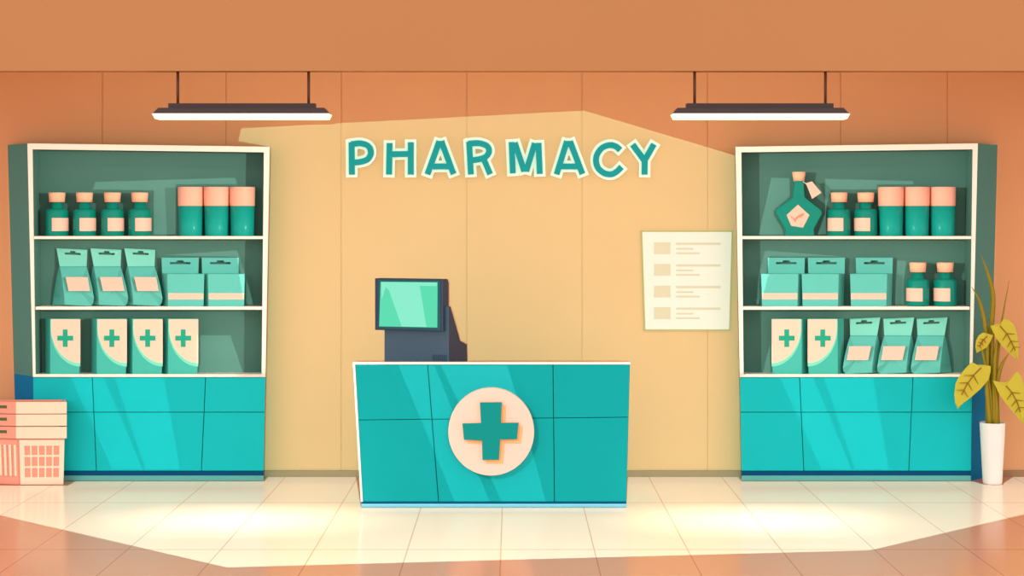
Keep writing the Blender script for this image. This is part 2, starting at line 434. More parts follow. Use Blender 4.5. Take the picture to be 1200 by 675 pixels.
def carton(x0, s, label, group):
    Yf, Yb = -.165, -.07; w = 35.2; sh = -10.5 * s; z = Z3
    yb = ground(0, z, Yf); yt = 373.6
    X = W(x0 + w / 2, 0, YC).x
    r = thing('medicine_carton', (X, YC, z), label, 'carton', group)
    tl = 0 if s > 0 else 1
    fr = P([(x0 + (1 if s < 0 else 0), yb), (x0 + w - (1 if s > 0 else 0), yb), (x0 + w, yt), (x0, yt)], Yf)
    bk = [Vector((v.x + sh / S(Yb), Yb, v.z)) for v in fr]
    MB().loft(fr, bk).build('carton_body', BTEAL, r, .0008)
    def region(dr, ry, inset):
        pts = []
        cxp = x0 + w if s > 0 else x0
        pts.append((cxp, yt + .5)); pts.append((x0 + inset if s > 0 else x0 + w - inset, yt + .5))
        for i in range(17):
            th = math.pi / 2 * i / 16
            pts.append((cxp - s * (w - inset) * math.cos(th), 384 + dr + ry * math.sin(th)))
        # trim to the slightly tapered side
        return pts
    MB().slab(P(region(0, 45.5, .2), Yf - .0008), (0, .002, 0)).build('curved_band', RING, r)
    MB().slab(P(region(-1, 42.5, 1.2), Yf - .0018), (0, .003, 0)).build('cream_panel', BCREAM, r)
    c = x0 + w / 2; a, bq = 9.3, 2.9
    pl = [(-bq, -10.3), (bq, -10.3), (bq, -bq), (a, -bq), (a, bq), (bq, bq), (bq, 10.3), (-bq, 10.3), (-bq, bq), (-a, bq), (-a, -bq), (-bq, -bq)]
    MB().slab(P([(c + x, 396.3 + y) for x, y in pl], Yf - .0028), (0, .004, 0)).build('plus_sign', BPLUS, r)
    return r
c0 = carton(58.8, 1, 'plus-sign carton standing apart at the left end of the left cabinet bottom shelf', 'plus-sign cartons on the left bottom shelf')
rep(c0, [54.3, 96, 137.4], ['plus-sign carton, second from the left in the left cabinet', 'plus-sign carton, third from the left in the left cabinet',
    'plus-sign carton, rightmost of four in the left cabinet'], YC)
c1 = carton(904.4, -1, 'plus-sign carton, leftmost on the right cabinet bottom shelf', 'plus-sign cartons on the right bottom shelf')
rep(c1, [41.9], ['plus-sign carton next to the foil pouches in the right cabinet'], YC)

# large flask
Yk = -.14
r = thing('glass_flask', (W(937.5, 0, YC).x, YC, Z1), 'large angular green flask with cork, round label and hanging paper tag', 'flask')
fo = [(931.6, 212), (929.9, 231.4), (912.2, 243.8), (910.3, 247), (910.6, 251), (921, 268.5), (920.5, 276.2), (954.5, 276.2), (954, 268.5), (963, 251.5), (963.2, 248), (961.3, 245.4), (943.2, 231), (941.8, 212)]
fv = P(fo, Yk)
for v in fv: v.z = max(v.z, Z1)
MB().slab(fv, (0, .08, 0)).build('flask_body', GLASS, r, .012, 3)
ck = W(936.2, 211.8, YC); k = 1 / S(YC)
MB().lathe((ck.x, YC), [(6.2 * k, ck.z - .004), (8 * k, ck.z + 10 * k), (7.6 * k, ck.z + 10.3 * k)], 32).build('cork', CORK, r)
lb = MB().slab(P([(935.2, 239.8), (948.6, 252), (941, 266.8), (927.3, 264.6), (921.9, 252)], Yk - .003), (0, .006, 0)).build('label', LABEL, r, .001)
MB().slab(P([(925.2, 252.6), (928.5, 254), (931.3, 256.5), (934, 253.5), (938.5, 250.8), (942.4, 249.6), (942, 252), (939.6, 254.2), (936, 255), (933.6, 257), (931.8, 260.8), (929.5, 256.8)], Yk - .005), (0, .004, 0)).build('leaf_mark', MARK, lb)
tg = MB().slab(P([(944.4, 214.6), (951.6, 212.6), (962.6, 225.8), (951.8, 233)], YC - .045), (0, .003, 0)).build('paper_tag', LABEL, r)
tgm = MB(); a, b_ = W(941, 213, YC - .043), W(946.5, 217, YC - .046)
tgm.slab([a, a + Vector((0, 0, .004)), b_ + Vector((0, 0, .004)), b_], (0, .002, 0)); tgm.build('string', CREAM, tg)

# ------------------------------------------------------------- counter
YK = -1.197
r = thing('service_counter', (W(575, 0, YK).x, YK + .25, 0), 'teal service counter with a big round cross emblem, in the middle of the floor', 'counter')
def cl(y): return lerp(414, 423.2, (y - 425) / 165)
def cr(y): return lerp(738.3, 734, (y - 425) / 165)
zf = 594.7
car = MB()
o1 = P([(cl(427), 427), (cr(427), 427), (cr(588), 588), (cl(588), 588)], YK + .014)
car.slab(o1, (0, .026, 0)); car.build('carcass', SEAM, r)
sd = MB()
for f_, s in ((cl, 1), (cr, -1)):
    pts = [(f_(450), 450), (f_(450) + 5 * s, 450), (f_(590) + 5 * s, 590), (f_(590), 590)]
    o = P(pts, YK + .04); sd = MB(); sd.slab(o, (0, .5, 0)); 
    sd.build('side_panel', CTEAL, r, .001)
zw = .735
a, b_ = W(cl(430) + 5, 0, YK + .04).x, W(cr(430) - 5, 0, YK + .04).x
MB().box((a + .012, YK + .04, zw - .03), (b_ - .012, YK + .53, zw)).build('worktop', CREAM, r, .002)
def lx(t0, t1, y): return lerp(t0, t1, (y - 425) / 163)
rowf = [(lambda x: 427.2, lambda x: lerp(492.2, 488.9, (x - 419) / 318) - .4), (lambda x: lerp(492.2, 488.9, (x - 419) / 318) + .4, lambda x: 587.6)]
colf = [(lambda y: cl(y) + 2.2, lambda y: lx(501, 514, y) - .45), (lambda y: lx(501, 514, y) + .45, lambda y: lx(648, 649.8, y) - .45), (lambda y: lx(648, 649.8, y) + .45, lambda y: cr(y) - .2)]
for ra, rb in rowf:
    for ca, cb in colf:
        y0 = ra(575); y1 = rb(575)
        pts = [(ca(y1), rb(ca(y1))), (cb(y1), rb(cb(y1))), (cb(y0), ra(cb(y0))), (ca(y0), ra(ca(y0)))]
        MB().slab(P(pts, YK), (0, .013, 0)).build('front_panel', CTEAL, r, .0012)
trim = P([(cl(424.6) - .3, 424.6), (cr(424.6) + .3, 424.6), (cr(427), 427), (cl(427) + 2, 427), (cl(588) + 2, 588), (cl(588) - .3, 588)], YK - .004)
MB().slab(trim, (0, .044, 0)).build('edge_trim', CREAM, r)
MB().slab(P([(423.4, 590.6), (734, 590.6), (734, 587.7), (423.2, 587.7)], YK + .004), (0, .05, 0)).build('plinth', NAVY, r)
MB().slab(P([(423.4, zf), (734, zf), (734, 590.5), (423.4, 590.5)], YK + .002), (0, .05, 0)).build('painted_reflection', mat('pale_blue_reflection', (120, 200, 218), .4, .3), r)  # counter's floor reflection, put in as a pale blue strip
# emblem
Ye = YK - .055
cd = [(575.6 + 50.3 * math.cos(2 * math.pi * i / 96), 506 + 51.3 * math.sin(2 * math.pi * i / 96)) for i in range(96)]
e = MB().slab(P(cd, Ye), (0, .055, 0)).build('round_emblem', DISC, r, .001)
cp = [(562.3, 471.5), (588.2, 471.2), (587.3, 495.3), (607.8, 495.3), (606, 515), (586.4, 515.2), (584.8, 539), (565.3, 539), (564.8, 516.5), (543.6, 515.3), (541.8, 496.2), (563.6, 495.5)]
MB().slab(P(cp, Ye - .022), (0, .022, 0), 0, 1).build('cross', [CROSS, APRI], e)
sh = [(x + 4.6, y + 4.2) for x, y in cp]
MB().slab(P(sh, Ye - .004), (0, .004, 0)).build('apricot_cross_shade', APRI, e)  # offset copy of the cross paints its shade onto the emblem

# ------------------------------------------------------------- cash register
th = math.radians(22)
Yr = -1.09
org = W(517, 0, Yr); zr = zw + .0005
r = thing('cash_register', (org.x, Yr, zr), 'dark slate cash register with a green screen standing on the counter', 'cash register')
ux = Vector((math.cos(th), -math.sin(th), 0)); uy = Vector((math.sin(th), math.cos(th), 0))
O = Vector((org.x, Yr, 0))
def RL(x, y, z): return O + ux * x + uy * y + Vector((0, 0, z))
kk = 1 / S(Yr)
def zp(py): return H + (HY - py) * (D + Yr) / F
wd = 78.5 * kk / math.cos(th)
# base body: side profile extruded over the width
bw0, bw1 = -wd * .90, .04
def prof(pts, x0, x1): return [RL(x0, y, z) for y, z in pts], [RL(x1, y, z) for y, z in pts]
bp = [(0.02, zr), (0.31, zr), (.29, zp(407)), (.19, zp(401)), (.045, zp(359)), (.02, zp(359))]
f_, b__ = prof(bp, bw0, bw1)
MB().loft(f_, b__).build('register_body', REG1, r, .004)
sp_ = [(.024, zr), (.306, zr), (.287, zp(407.3)), (.187, zp(401.5)), (.043, zp(360)), (.024, zp(360))]  # plate that puts the shade of the register's side into its colour
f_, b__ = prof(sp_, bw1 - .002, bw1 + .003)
MB().loft(f_, b__).build('painted_side_shade', REG2, r)['label'] = 'side shade put in as darker colour'
gr = MB()
for i in range(8):
    x = -.065 + i * .0125
    gr.slab([RL(x, .0165, zp(423.5)), RL(x + .005, .0165, zp(423.5)), RL(x + .005, .0165, zp(416)), RL(x, .0165, zp(416))], uy * .006)
gr.build('vent_grille', REG2, r)
hp = [(-.022, zp(388.5)), (.05, zp(388.5)), (.07, zp(380)), (.07, zp(332)), (.05, zp(327)), (-.022, zp(327))]
f_, b__ = prof(hp, -wd, .02)
hs = MB().loft(f_, b__).build('screen_housing', REG2, r, .004)
def face(pts, y): return [RL(x, y, z) for x, z in pts]
w_ = wd
def fx(px): return (px - 517.5) * kk * 1.03 / math.cos(th) + .016
MB().slab(face([(fx(443), zp(386.3)), (fx(515.5), zp(386.3)), (fx(515.5), zp(328.8)), (fx(443), zp(328.8))], -.026), uy * .005).build('bezel', REG3, r, .001)
sc = [(fx(444.3), zp(384)), (fx(512.3), zp(383.6)), (fx(512.6), zp(330.6)), (fx(446), zp(331))]
s1 = MB().slab(face(sc, -.029), uy * .005).build('screen', SCR, r)
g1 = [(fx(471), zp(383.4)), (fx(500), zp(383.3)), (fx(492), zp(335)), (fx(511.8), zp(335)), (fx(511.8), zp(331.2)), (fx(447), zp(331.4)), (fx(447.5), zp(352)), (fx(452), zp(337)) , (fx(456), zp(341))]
MB().slab(face(g1, -.0305), uy * .002).build('painted_screen_glare', SCR2, s1)  # glare on the screen, put in as a paler glowing patch

# ------------------------------------------------------------- wall letters
YS = 0.0
def stroke(mb, pts, w, ext, Yf, depth, closed=False):
    """thick polyline in pixel space -> solid"""
    V2 = [Vector((x, y)) for x, y in pts]
    if ext:
        a = (V2[0] - V2[1]).normalized() * ext; b2 = (V2[-1] - V2[-2]).normalized() * ext
        V2[0] = V2[0] + a; V2[-1] = V2[-1] + b2
    Lp, Rp = [], []
    for i, p in enumerate(V2):
        d0 = (V2[i] - V2[i - 1]).normalized() if i > 0 else None
        d1 = (V2[i + 1] - V2[i]).normalized() if i < len(V2) - 1 else None
        if d0 is None: t = d1; sc_ = 1
        elif d1 is None: t = d0; sc_ = 1
        else:
            t = (d0 + d1).normalized(); sc_ = 1 / max(.5, t.dot(d1))
        n = Vector((-t.y, t.x)) * (w / 2 * sc_)
        Lp.append(p + n); Rp.append(p - n)
    loop = Lp + Rp[::-1]
    mb.slab(P([(v.x, v.y) for v in loop], Yf), (0, depth, 0))
def arc(pts, n=5):
    """smooth a polyline with Catmull-Rom"""
    out = []; q = [pts[0]] + pts + [pts[-1]]
    for i in range(1, len(q) - 2):
        for j in range(n):
            t = j / n; r_ = []
            for k_ in (0, 1):
                p0, p1, p2, p3 = q[i - 1][k_], q[i][k_], q[i + 1][k_], q[i + 2][k_]
                r_.append(.5 * (2 * p1 + (p2 - p0) * t + (2 * p0 - 5 * p1 + 4 * p2 - p3) * t * t + (3 * p1 - p0 - 3 * p2 + p3) * t ** 3))
            out.append(tuple(r_))
    return out + [pts[-1]]
A1 = lambda pts: [(395 + x / 6.154, 155 + y / 6.154) for x, y in pts]
A2 = lambda pts: [(590 + x / 6.154, 155 + y / 6.154) for x, y in pts]
letters = [
 ('P', 'teal wall letter P, the first letter of PHARMACY', [A1([(104, 72), (106, 305)]), arc(A1([(100, 86), (170, 80), (225, 100), (243, 148), (222, 192), (175, 212), (118, 218)]))]),
 ('H', 'teal wall letter H with a straight crossbar in PHARMACY', [A1([(378, 78), (374, 305)]), A1([(531, 72), (531, 305)]), A1([(378, 158), (531, 156)])]),
 ('A', 'teal wall letter A between H and R in PHARMACY', [A1([(737, 64), (651, 303)]), A1([(752, 64), (840, 301)]), A1([(690, 246), (805, 246)]), A1([(744, 62), (744, 105)])]),
 ('R', 'teal wall letter R in PHARMACY', [A1([(952, 68), (965, 304)]), arc(A1([(945, 83), (1020, 78), (1080, 98), (1096, 138), (1070, 178), (1015, 196), (960, 202)])), A1([(1052, 180), (1104, 302)])]),
 ('M', 'teal wall letter M in PHARMACY', [A2([(58, 70), (68, 296)]), A2([(82, 74), (150, 282)]), A2([(164, 282), (226, 78)]), A2([(253, 76), (262, 300)]), A2([(157, 240), (157, 284)])]),
 ('A', 'teal wall letter A between M and C in PHARMACY', [A2([(458, 64), (383, 303)]), A2([(480, 64), (570, 301)]), A2([(415, 246), (535, 246)]), A2([(469, 62), (469, 105)])]),
 ('C', 'teal wall letter C in PHARMACY', [arc(A2([(842, 128), (812, 103), (768, 92), (712, 112), (676, 160), (668, 210), (686, 262), (728, 295), (775, 303), (815, 285), (852, 250)]))]),
 ('Y', 'teal wall letter Y, the last letter of PHARMACY', [A2([(932, 88), (1018, 205)]), A2([(1086, 86), (1020, 200)]), A2([(1020, 188), (1018, 305)])]),
]
for ch, lab, st in letters:
    ax = sum(p[0] for s_ in st for p in s_) / sum(len(s_) for s_ in st)
    r = thing('wall_letter', (W(ax, 0, 0).x, -.03, W(0, 204, 0).z), lab, 'sign letter', 'letters of the PHARMACY wall sign')
    fm_, bk_ = MB(), MB()
    for i, s_ in enumerate(st):
        stroke(bk_, s_, 13.6, 3.4, -.045 - .0002 * i, .045 + .0002 * i)
        stroke(fm_, s_, 6.9, 0, -.062 - .0002 * i, .018)
    bk_.build('cream_backing', LCREAM, r); fm_.build('letter_face', LTEAL, r)

# ------------------------------------------------------------- poster
r = thing('wall_poster', (W(805, 0, 0).x, -.01, W(0, 387, 0).z), 'cream notice poster with four printed rows, on the wall beside the right cabinet', 'poster')
o = [(751.2, 270.2), (859, 270.2), (855.8, 387.6), (755, 387.6)]; i_ = [(752.7, 271.8), (857.5, 271.8), (854.4, 386), (756.4, 386)]
MB().slab([P(o, -.016), P(i_, -.016)], (0, .016, 0)).build('frame', PFRAME, r)
MB().slab(P(i_, -.012), (0, .010, 0)).build('paper', PAPER, r)
mk = MB()
for k_ in range(4):
    y = 283.9 + k_ * 25.35
    for x0, y0, x1, y1 in ((766.3, y, 785.8, y + 14), (792.3, y + .4, 844.5, y + 3.2), (792.3, y + 6.6, 812.5, y + 8.7), (792.3, y + 11.8, 820, y + 14)):
        mk.slab(quad(x0, y0, x1, y1, -.0135), (0, .002, 0))
mk.build('printed_rows', PMARK, r)

# ------------------------------------------------------------- hanging lamps
def lamp(x0, label):
    q = lambda x: x0 + x
    r = thing('hanging_lamp', (W(q(103), 0, YB).x, YB, W(0, 140, YB).z), label, 'lamp', 'long hanging lamps')
    k = 1 / S(YB)
    def bar(xa, xb, xc, xd, ya, yb, d0, d1, nm, m):
        t = [W(q(xa), ya, YB), W(q(xb), ya, YB)]; u = [W(q(xc), yb, YB), W(q(xd), yb, YB)]
        def ring(pp, d): return [Vector((pp[0].x, YB - d, pp[0].z)), Vector((pp[1].x, YB - d, pp[1].z)), Vector((pp[1].x, YB + d, pp[1].z)), Vector((pp[0].x, YB + d, pp[0].z))]
        return MB().loft(ring(t, d0), ring(u, d1)).build(nm, m, r, .0015)
    bar(17.5, 189, 17.5, 189, 121.5, 127.4, .035, .035, 'top_rail', LAMPM)
    bar(6.5, 200, 0.8, 206, 127, 134.2, .05, .075, 'lamp_housing', LAMPM)
    bar(0.3, 206.5, 3, 204, 134, 140, .08, .06, 'diffuser', DIFF)
    for xr in (27.4, 180.7):
        c = W(q(xr), 0, YB)
        MB().lathe((c.x, YB), [(1.7 * k, W(0, 122, YB).z), (1.7 * k, W(0, 83, YB - .05).z + .001)], 12).build('suspension_rod', LAMPR, r)
    return r
l0 = lamp(181, 'long dark hanging lamp above the left display cabinet')
copy_tree(l0, 605.6 / S(YB), 'long dark hanging lamp above the right display cabinet')

# ------------------------------------------------------------- shopping baskets
def ring3(pts, y):      # pts: (px, Y) ; y pixel row measured at the front corner
    z = W(0, y, -.36).z
    return [Vector((W(x, 0, Y).x, Y, z)) for x, Y in pts]
RIM = [(18.7, -.36), (78.3, -.352), (77, -.215), (-62, -.215), (-70, -.27)]
TUB = [(22.8, -.352), (75.6, -.344), (74.5, -.222), (-58, -.222), (-64, -.266)]
TUBB = [(24.2, -.345), (74.4, -.337), (73, -.226), (-54, -.226), (-60, -.262)]
def basket(rows, full, label):
    yt, yb = rows
    bx = W(20, 0, -.28).x
    r = thing('shopping_basket', (bx, -.28, W(0, yb if not full else 568.7, -.36).z), label, 'basket', 'stack of shopping baskets')
    a, b_ = ring3(RIM, yt), ring3(RIM, yb)
    # rim as a ring with thickness
    def inset(l, d):
        c = sum(l, Vector()) / len(l); return [c + (v - c) * d for v in l]
    m = MB(); n = len(a); ia, ib = inset(a, .93), inset(b_, .93)
    vs = a + b_ + ia + ib
    fs = []; mi = []
    for i in range(n):
        j = (i + 1) % n
        fs += [[i, j, n + j, n + i], [2 * n + j, 2 * n + i, 3 * n + i, 3 * n + j], [i, 2 * n + i, 2 * n + j, j], [n + i, n + j, 3 * n + j, 3 * n + i]]
        mi += [0 if i in (0,) else 1] * 4  # shade of the angled side put in as salmon, front stays cream
    for f_, q in zip(fs, mi): m.f.append(f_); m.mi.append(q); m.sm.append(False)
    m.v = [Vector(v) for v in vs]
    m.build('rim', [BASK, SALMON], r, .003)
    # grip slot on the angled face
    def on_left(t, y, out):
        p0, p1 = ring3(RIM, y)[0], ring3(RIM, y)[4]; d = (p1 - p0); nn = Vector((d.y, -d.x, 0)).normalized()
        if nn.y > 0: nn = -nn
        return p0 + d * t + nn * out
    ym = (yt + yb) / 2 - 1.0
    sl = [on_left(t, y, .002) for t, y in ((.12, ym + 1.7), (.55, ym + 1.7), (.55, ym - 1.7), (.12, ym - 1.7))]
    MB().slab(sl, (0, .004, 0)).build('grip_slot', SLOT, r)
    if full:
        yB = 568.5
        t0, t1 = ring3(TUB, yb + .5), ring3(TUBB, yB)
        MB().loft(t0, t1).build('tub', SALMON, r, .003)
        def onf(i0, i1, t, y, out):
            tt = (y - yb) / (yB - yb)
            q0 = [v.lerp(w, tt) for v, w in zip(t0, t1)]
            d = q0[i1] - q0[i0]; nn = Vector((d.y, -d.x, 0)).normalized()
            if nn.y > 0: nn = -nn
            return q0[i0] + d * t + nn * out
        def lattice(i0, i1, ta, tb, cols, name, mt):
            lt = MB(); tl = [(ta + (tb - ta) * .015), tb]
            y0, y1 = yb + 1.5, yB - .3
            gy0, gy1 = y0 + 5.5, y1 - 7.5
            outer = [onf(i0, i1, t, y, .005) for t, y in ((ta, y1), (tb, y1), (tb, y0), (ta, y0))]
            holes = []
            mx_ = (tb - ta) * (.09 if cols == 5 else .03); cw = (tb - ta - 2 * mx_) / cols
            for c in range(cols):
                for r_ in range(3):
                    xa = ta + mx_ + cw * (c + .11); xb = ta + mx_ + cw * (c + .89)
                    rh = (gy1 - gy0) / 3; ya = gy0 + rh * (r_ + .09); yc = gy0 + rh * (r_ + .91)
                    holes.append([onf(i0, i1, t, y, .005) for t, y in ((xa, yc), (xb, yc), (xb, ya), (xa, ya))])
            nn = outer[1] - outer[0]; off = Vector((-nn.y, nn.x, 0)).normalized() * .008
            if off.y < 0: off = -off
            lt.slab([outer] + holes, off); lt.build(name, mt, r)
        lattice(0, 1, .0, 1.0, 5, 'front_lattice', BASK)
        lattice(0, 4, .02, .98, 14, 'side_lattice', SALMON)  # salmon frame here carries the painted shade of this side
        # pale ribs on the angled side
        rb = MB()
        for c in range(14):
            t = .06 + .88 * (c + .0) / 13
            if t > .95: continue
            rb.slab([onf(0, 4, tq, y, .0055) for tq, y in ((t - .014, 558), (t + .014, 558), (t + .014, 521), (t - .014, 521))], (0, .006, 0))
        rb.build('side_ribs', BASK, r)
    else:
        # the nested tub hangs hidden inside the basket below
        t0 = inset(ring3(TUB, yb + .2), .90); t1 = inset(ring3(TUB, yb + 9), .88)
        MB().loft(t0, t1).build('tub', SALMON, r)
    return r
basket((500.4, 514), True, 'cream and salmon shopping basket at the bottom of the stack, resting on the floor')
basket((485.8, 499.2), False, 'cream and salmon shopping basket in the middle of the stack')
basket((471.2, 484.8), False, 'cream and salmon shopping basket on top of the stack')

# ------------------------------------------------------------- potted plant
YP = -.29
r = thing('potted_plant', (W(1163, 0, YP).x, YP, 0), 'mustard-leaved potted plant in a tall white pot beside the right cabinet', 'plant')
k = 1 / S(YP); c = W(1163, 0, YP); zt = W(0, 495, YP).z
MB().lathe((c.x, YP), [(10.7 * k, .0), (11 * k, .004), (14.6 * k, zt - .002), (14.6 * k, zt), (13.2 * k, zt), (12.9 * k, zt - .03)], 48).build('pot', POT, r)
MB().lathe((c.x, YP), [(13 * k, zt - .04), (12.9 * k, zt - .028)], 40).build('soil', SOIL, r)
def blade(pts, ws, Y0, Y1, mt=BLADE, nm='leaf_blade'):
    m = MB(); pp = arc(pts, 4); n = len(pp); vs = []
    for i, (x, y) in enumerate(pp):
        t = i / (n - 1); Y = lerp(Y0, Y1, t)
        wi = t * (len(ws) - 1); a = int(min(wi, len(ws) - 2)); w = lerp(ws[a], ws[a + 1], wi - a)
        for dx, dy in ((-w / 2, 0), (0, -.010), (w / 2, 0), (0, .006)):
            vs.append(W(x + dx, y, Y) + Vector((0, dy * min(1, w / 4), 0)))
    fs = []
    for i in range(n - 1):
        for j in range(4):
            fs.append([4 * i + j, 4 * i + (j + 1) % 4, 4 * i + 4 + (j + 1) % 4, 4 * i + 4 + j])
    fs += [[0, 1, 2, 3], [4 * n - 1, 4 * n - 2, 4 * n - 3, 4 * n - 4]]
    m.add(vs, fs, 0, True); return m.build(nm, mt, r)
zy = 499
for pts, ws, a, b_ in (
    ([(1159, zy), (1158, 440), (1162, 380), (1163, 340), (1149.7, 298)], [7, 7, 6.5, 6, 5, .5], -.29, -.27),
    ([(1158, zy), (1157, 430), (1156, 392), (1149, 356), (1138.6, 336)], [6, 6, 6, 4, .5], -.30, -.31),
    ([(1166, zy), (1167, 440), (1171, 400), (1176, 365), (1182.6, 329)], [6, 5, 3.4, 2, .5], -.28, -.27),
    ([(1169, zy), (1168, 460), (1170, 440), (1175, 425), (1182.5, 414)], [6, 5.5, 5.5, 4, .5], -.31, -.33),
    ([(1163, zy), (1163, 450), (1163, 400), (1164, 380)], [8, 7, 4.5, 3], -.30, -.30),
    ([(1161, zy), (1160, 460), (1153, 420), (1149, 404)], [6, 5, 3, 2], -.32, -.33),
    ([(1165, zy), (1165, 450), (1166, 420), (1169, 396)], [6, 6, 5, 2], -.32, -.33),
    ([(1160, zy), (1157, 460), (1156, 445), (1157, 432)], [6, 6, 4, 2], -.33, -.34),
    ([(1167, zy), (1168, 480), (1167, 462), (1164.5, 447)], [6, 4, 3, 2], -.32, -.34)):
    blade(pts, ws, a, b_)
def leaf(outl, rib, Y, label=None):
    m = MB(); n = len(outl); ol = P(outl, Y); rv = P(rib, Y - .018)
    # each outline point is bridged to its nearest rib point
    def near(v): return min(range(len(rv)), key=lambda i: (Vector((rv[i].x - v.x, rv[i].z - v.z))).length)
    vs = ol + rv; fs = []
    for i in range(n):
        j = (i + 1) % n; a, b2 = near(ol[i]), near(ol[j])
        if a == b2: fs.append([i, j, n + a])
        else:
            st = 1 if b2 > a else -1; fs.append([i, j, n + b2]); q = a
            while q != b2: fs.append([i, n + q + st, n + q]); q += st
    m.add(vs, fs, 0, False); o = m.build('mustard_leaf', LEAF, r)
    md = o.modifiers.new('thick', 'SOLIDIFY'); md.thickness = .003
    v = MB(); stroke_pts = P(rib, Y - .0225)
    def seg(a, b2, w0, w1, Ya):
        d = Vector((b2[0] - a[0], b2[1] - a[1])); nn = Vector((-d.y, d.x)).normalized()
        v.slab(P([(a[0] + nn.x * w0, a[1] + nn.y * w0), (b2[0] + nn.x * w1, b2[1] + nn.y * w1), (b2[0] - nn.x * w1, b2[1] - nn.y * w1), (a[0] - nn.x * w0, a[1] - nn.y * w0)], Ya), (0, .0035, 0))
    rr = rib[:-1] if len(rib) > 3 else rib
    for i in range(len(rr) - 1): seg(rr[i], rr[i + 1], .7, .6, Y - .0225)
    d = Vector((rib[-1][0] - rib[0][0], rib[-1][1] - rib[0][1])); L = d.length; d.normalize(); pn = Vector((-d.y, d.x))
    for t in (.25, .45, .63):
        q = Vector(rib[0]) + d * L * t
        i = min(int(t * (len(rib) - 1)), len(rib) - 2); tt = t * (len(rib) - 1) - i
        q = Vector((lerp(rib[i][0], rib[i + 1][0], tt), lerp(rib[i][1], rib[i + 1][1], tt)))
        for s_ in (1, -1):
            e_ = q + (d * .12 + pn * s_ * .20) * L * (1.05 - .5 * t)
            seg((q.x, q.y), (e_.x, e_.y), .55, .3, Y - .021)
    v.build('leaf_veins', VEIN, o)
leaf([(1152, 389.5), (1163.8, 392.8), (1161, 400), (1156, 407.5), (1150, 410.5), (1144.5, 413.8), (1143, 407), (1143.8, 399), (1147, 393)], [(1157, 394), (1152, 399), (1148, 406), (1144.8, 413)], -.345)
leaf([(1160.5, 381.8), (1167, 380), (1172, 379), (1176, 373.8), (1182, 375), (1188, 380), (1192, 391), (1193.8, 405), (1192.8, 423), (1184, 415), (1175, 406), (1167, 396)], [(1172, 382), (1180, 391), (1186, 402), (1190, 411), (1192.5, 421)], -.35)
leaf([(1139, 424.2), (1145, 427.6), (1153, 427.6), (1161, 429), (1160.8, 436), (1158.5, 445), (1149, 456), (1138, 465.5), (1129, 472), (1122, 479.4), (1119.4, 472), (1118.4, 462), (1119.6, 450), (1124, 441), (1131, 432)], [(1150, 431), (1141, 440), (1133, 451), (1127, 463), (1122.6, 477)], -.36)
leaf([(1163.5, 446), (1171, 447.4), (1178, 448), (1183.5, 445), (1187, 440), (1192.3, 435.2), (1197, 442), (1200.5, 455), (1201, 475), (1199.6, 498), (1190, 486), (1180, 474.5), (1171, 462)], [(1179, 452), (1186, 460), (1192, 471), (1196, 483), (1199, 495)], -.36)

# ------------------------------------------------------------- light
def projector(n, L, holes, color, power, dist=.6):
    L = Vector(L); allp = [p for h in holes for p in h]
    ctr = sum(allp, Vector()) / len(allp); d = (ctr - L).normalized()
    # centre the axis on the angular bounding box
    u = d.cross(Vector((0, 0, 1))).normalized(); v = u.cross(d).normalized()
    def pr(p, d, u, v): q = (p - L) * (dist / (p - L).dot(d)); return q.dot(u), q.dot(v)
    ps = [pr(p, d, u, v) for p in allp]
    cu = (min(p[0] for p in ps) + max(p[0] for p in ps)) / 2; cv = (min(p[1] for p in ps) + max(p[1] for p in ps)) / 2
    d = (d * dist + u * cu + v * cv).normalized(); u = d.cross(Vector((0, 0, 1))).normalized(); v = u.cross(d).normalized()
    h2 = [[pr(p, d, u, v) for p in h] for h in holes]
    R = max(math.hypot(*p) for h in h2 for p in h) * 1.03
    hw = R * 1.12
    to3 = lambda a, b2: L + d * dist + u * a + v * b2
    outer = [to3(-hw, -hw), to3(hw, -hw), to3(hw, hw), to3(-hw, hw)]
    MB().slab([outer] + [[to3(*p) for p in h] for h in h2], d * .001).build('trim_%d' % n, BLACK)['kind'] = 'structure'  # unseen plate added to cut the light beam to shape
    ld = bpy.data.lights.new('added_spot', 'SPOT'); ld.energy = power; ld.color = color; ld.shadow_soft_size = 0.0  # unseen spot added to throw a shaped patch of light
    ld.spot_size = 2 * math.atan(R * 1.03 / dist); ld.spot_blend = 0
    lo = bpy.data.objects.new('added_spot_%d' % n, ld); C.objects.link(lo); lo.location = L
    lo.rotation_euler = d.to_track_quat('-Z', 'Y').to_euler()
def Pw(r, E):  # power giving white-surface radiance E at distance r
    return 4 * math.pi ** 2 * r * r * E

#@LIGHT
# A: patch of light on the middle of the wall (counter left out)
wp = [(282, 150), (480, 140), (685, 129), (870, 184), (875, 300), (882, 556.5)]
lowR = P([(882, 557.6)], 0); 
wallpoly = P([(282, 150), (685, 129.2), (863, 182.3)], 0) + P([(862.3, 186), (867.2, 441), (869.3, 560)], YF)
cnt = P([(cr(590), 592), (cr(424.6) + .3, 424.4), (cl(424.6) - .3, 424.4), (cl(590), 592)], YK)
wallpoly += cnt + P([(308.8, 560), (311.2, 441), (316.2, 172)], YF) + P([(279, 165)], 0)
projector(2, (0, -13, 1.8), [wallpoly], (.3, 1.0, .98), Pw(13.1, .72))
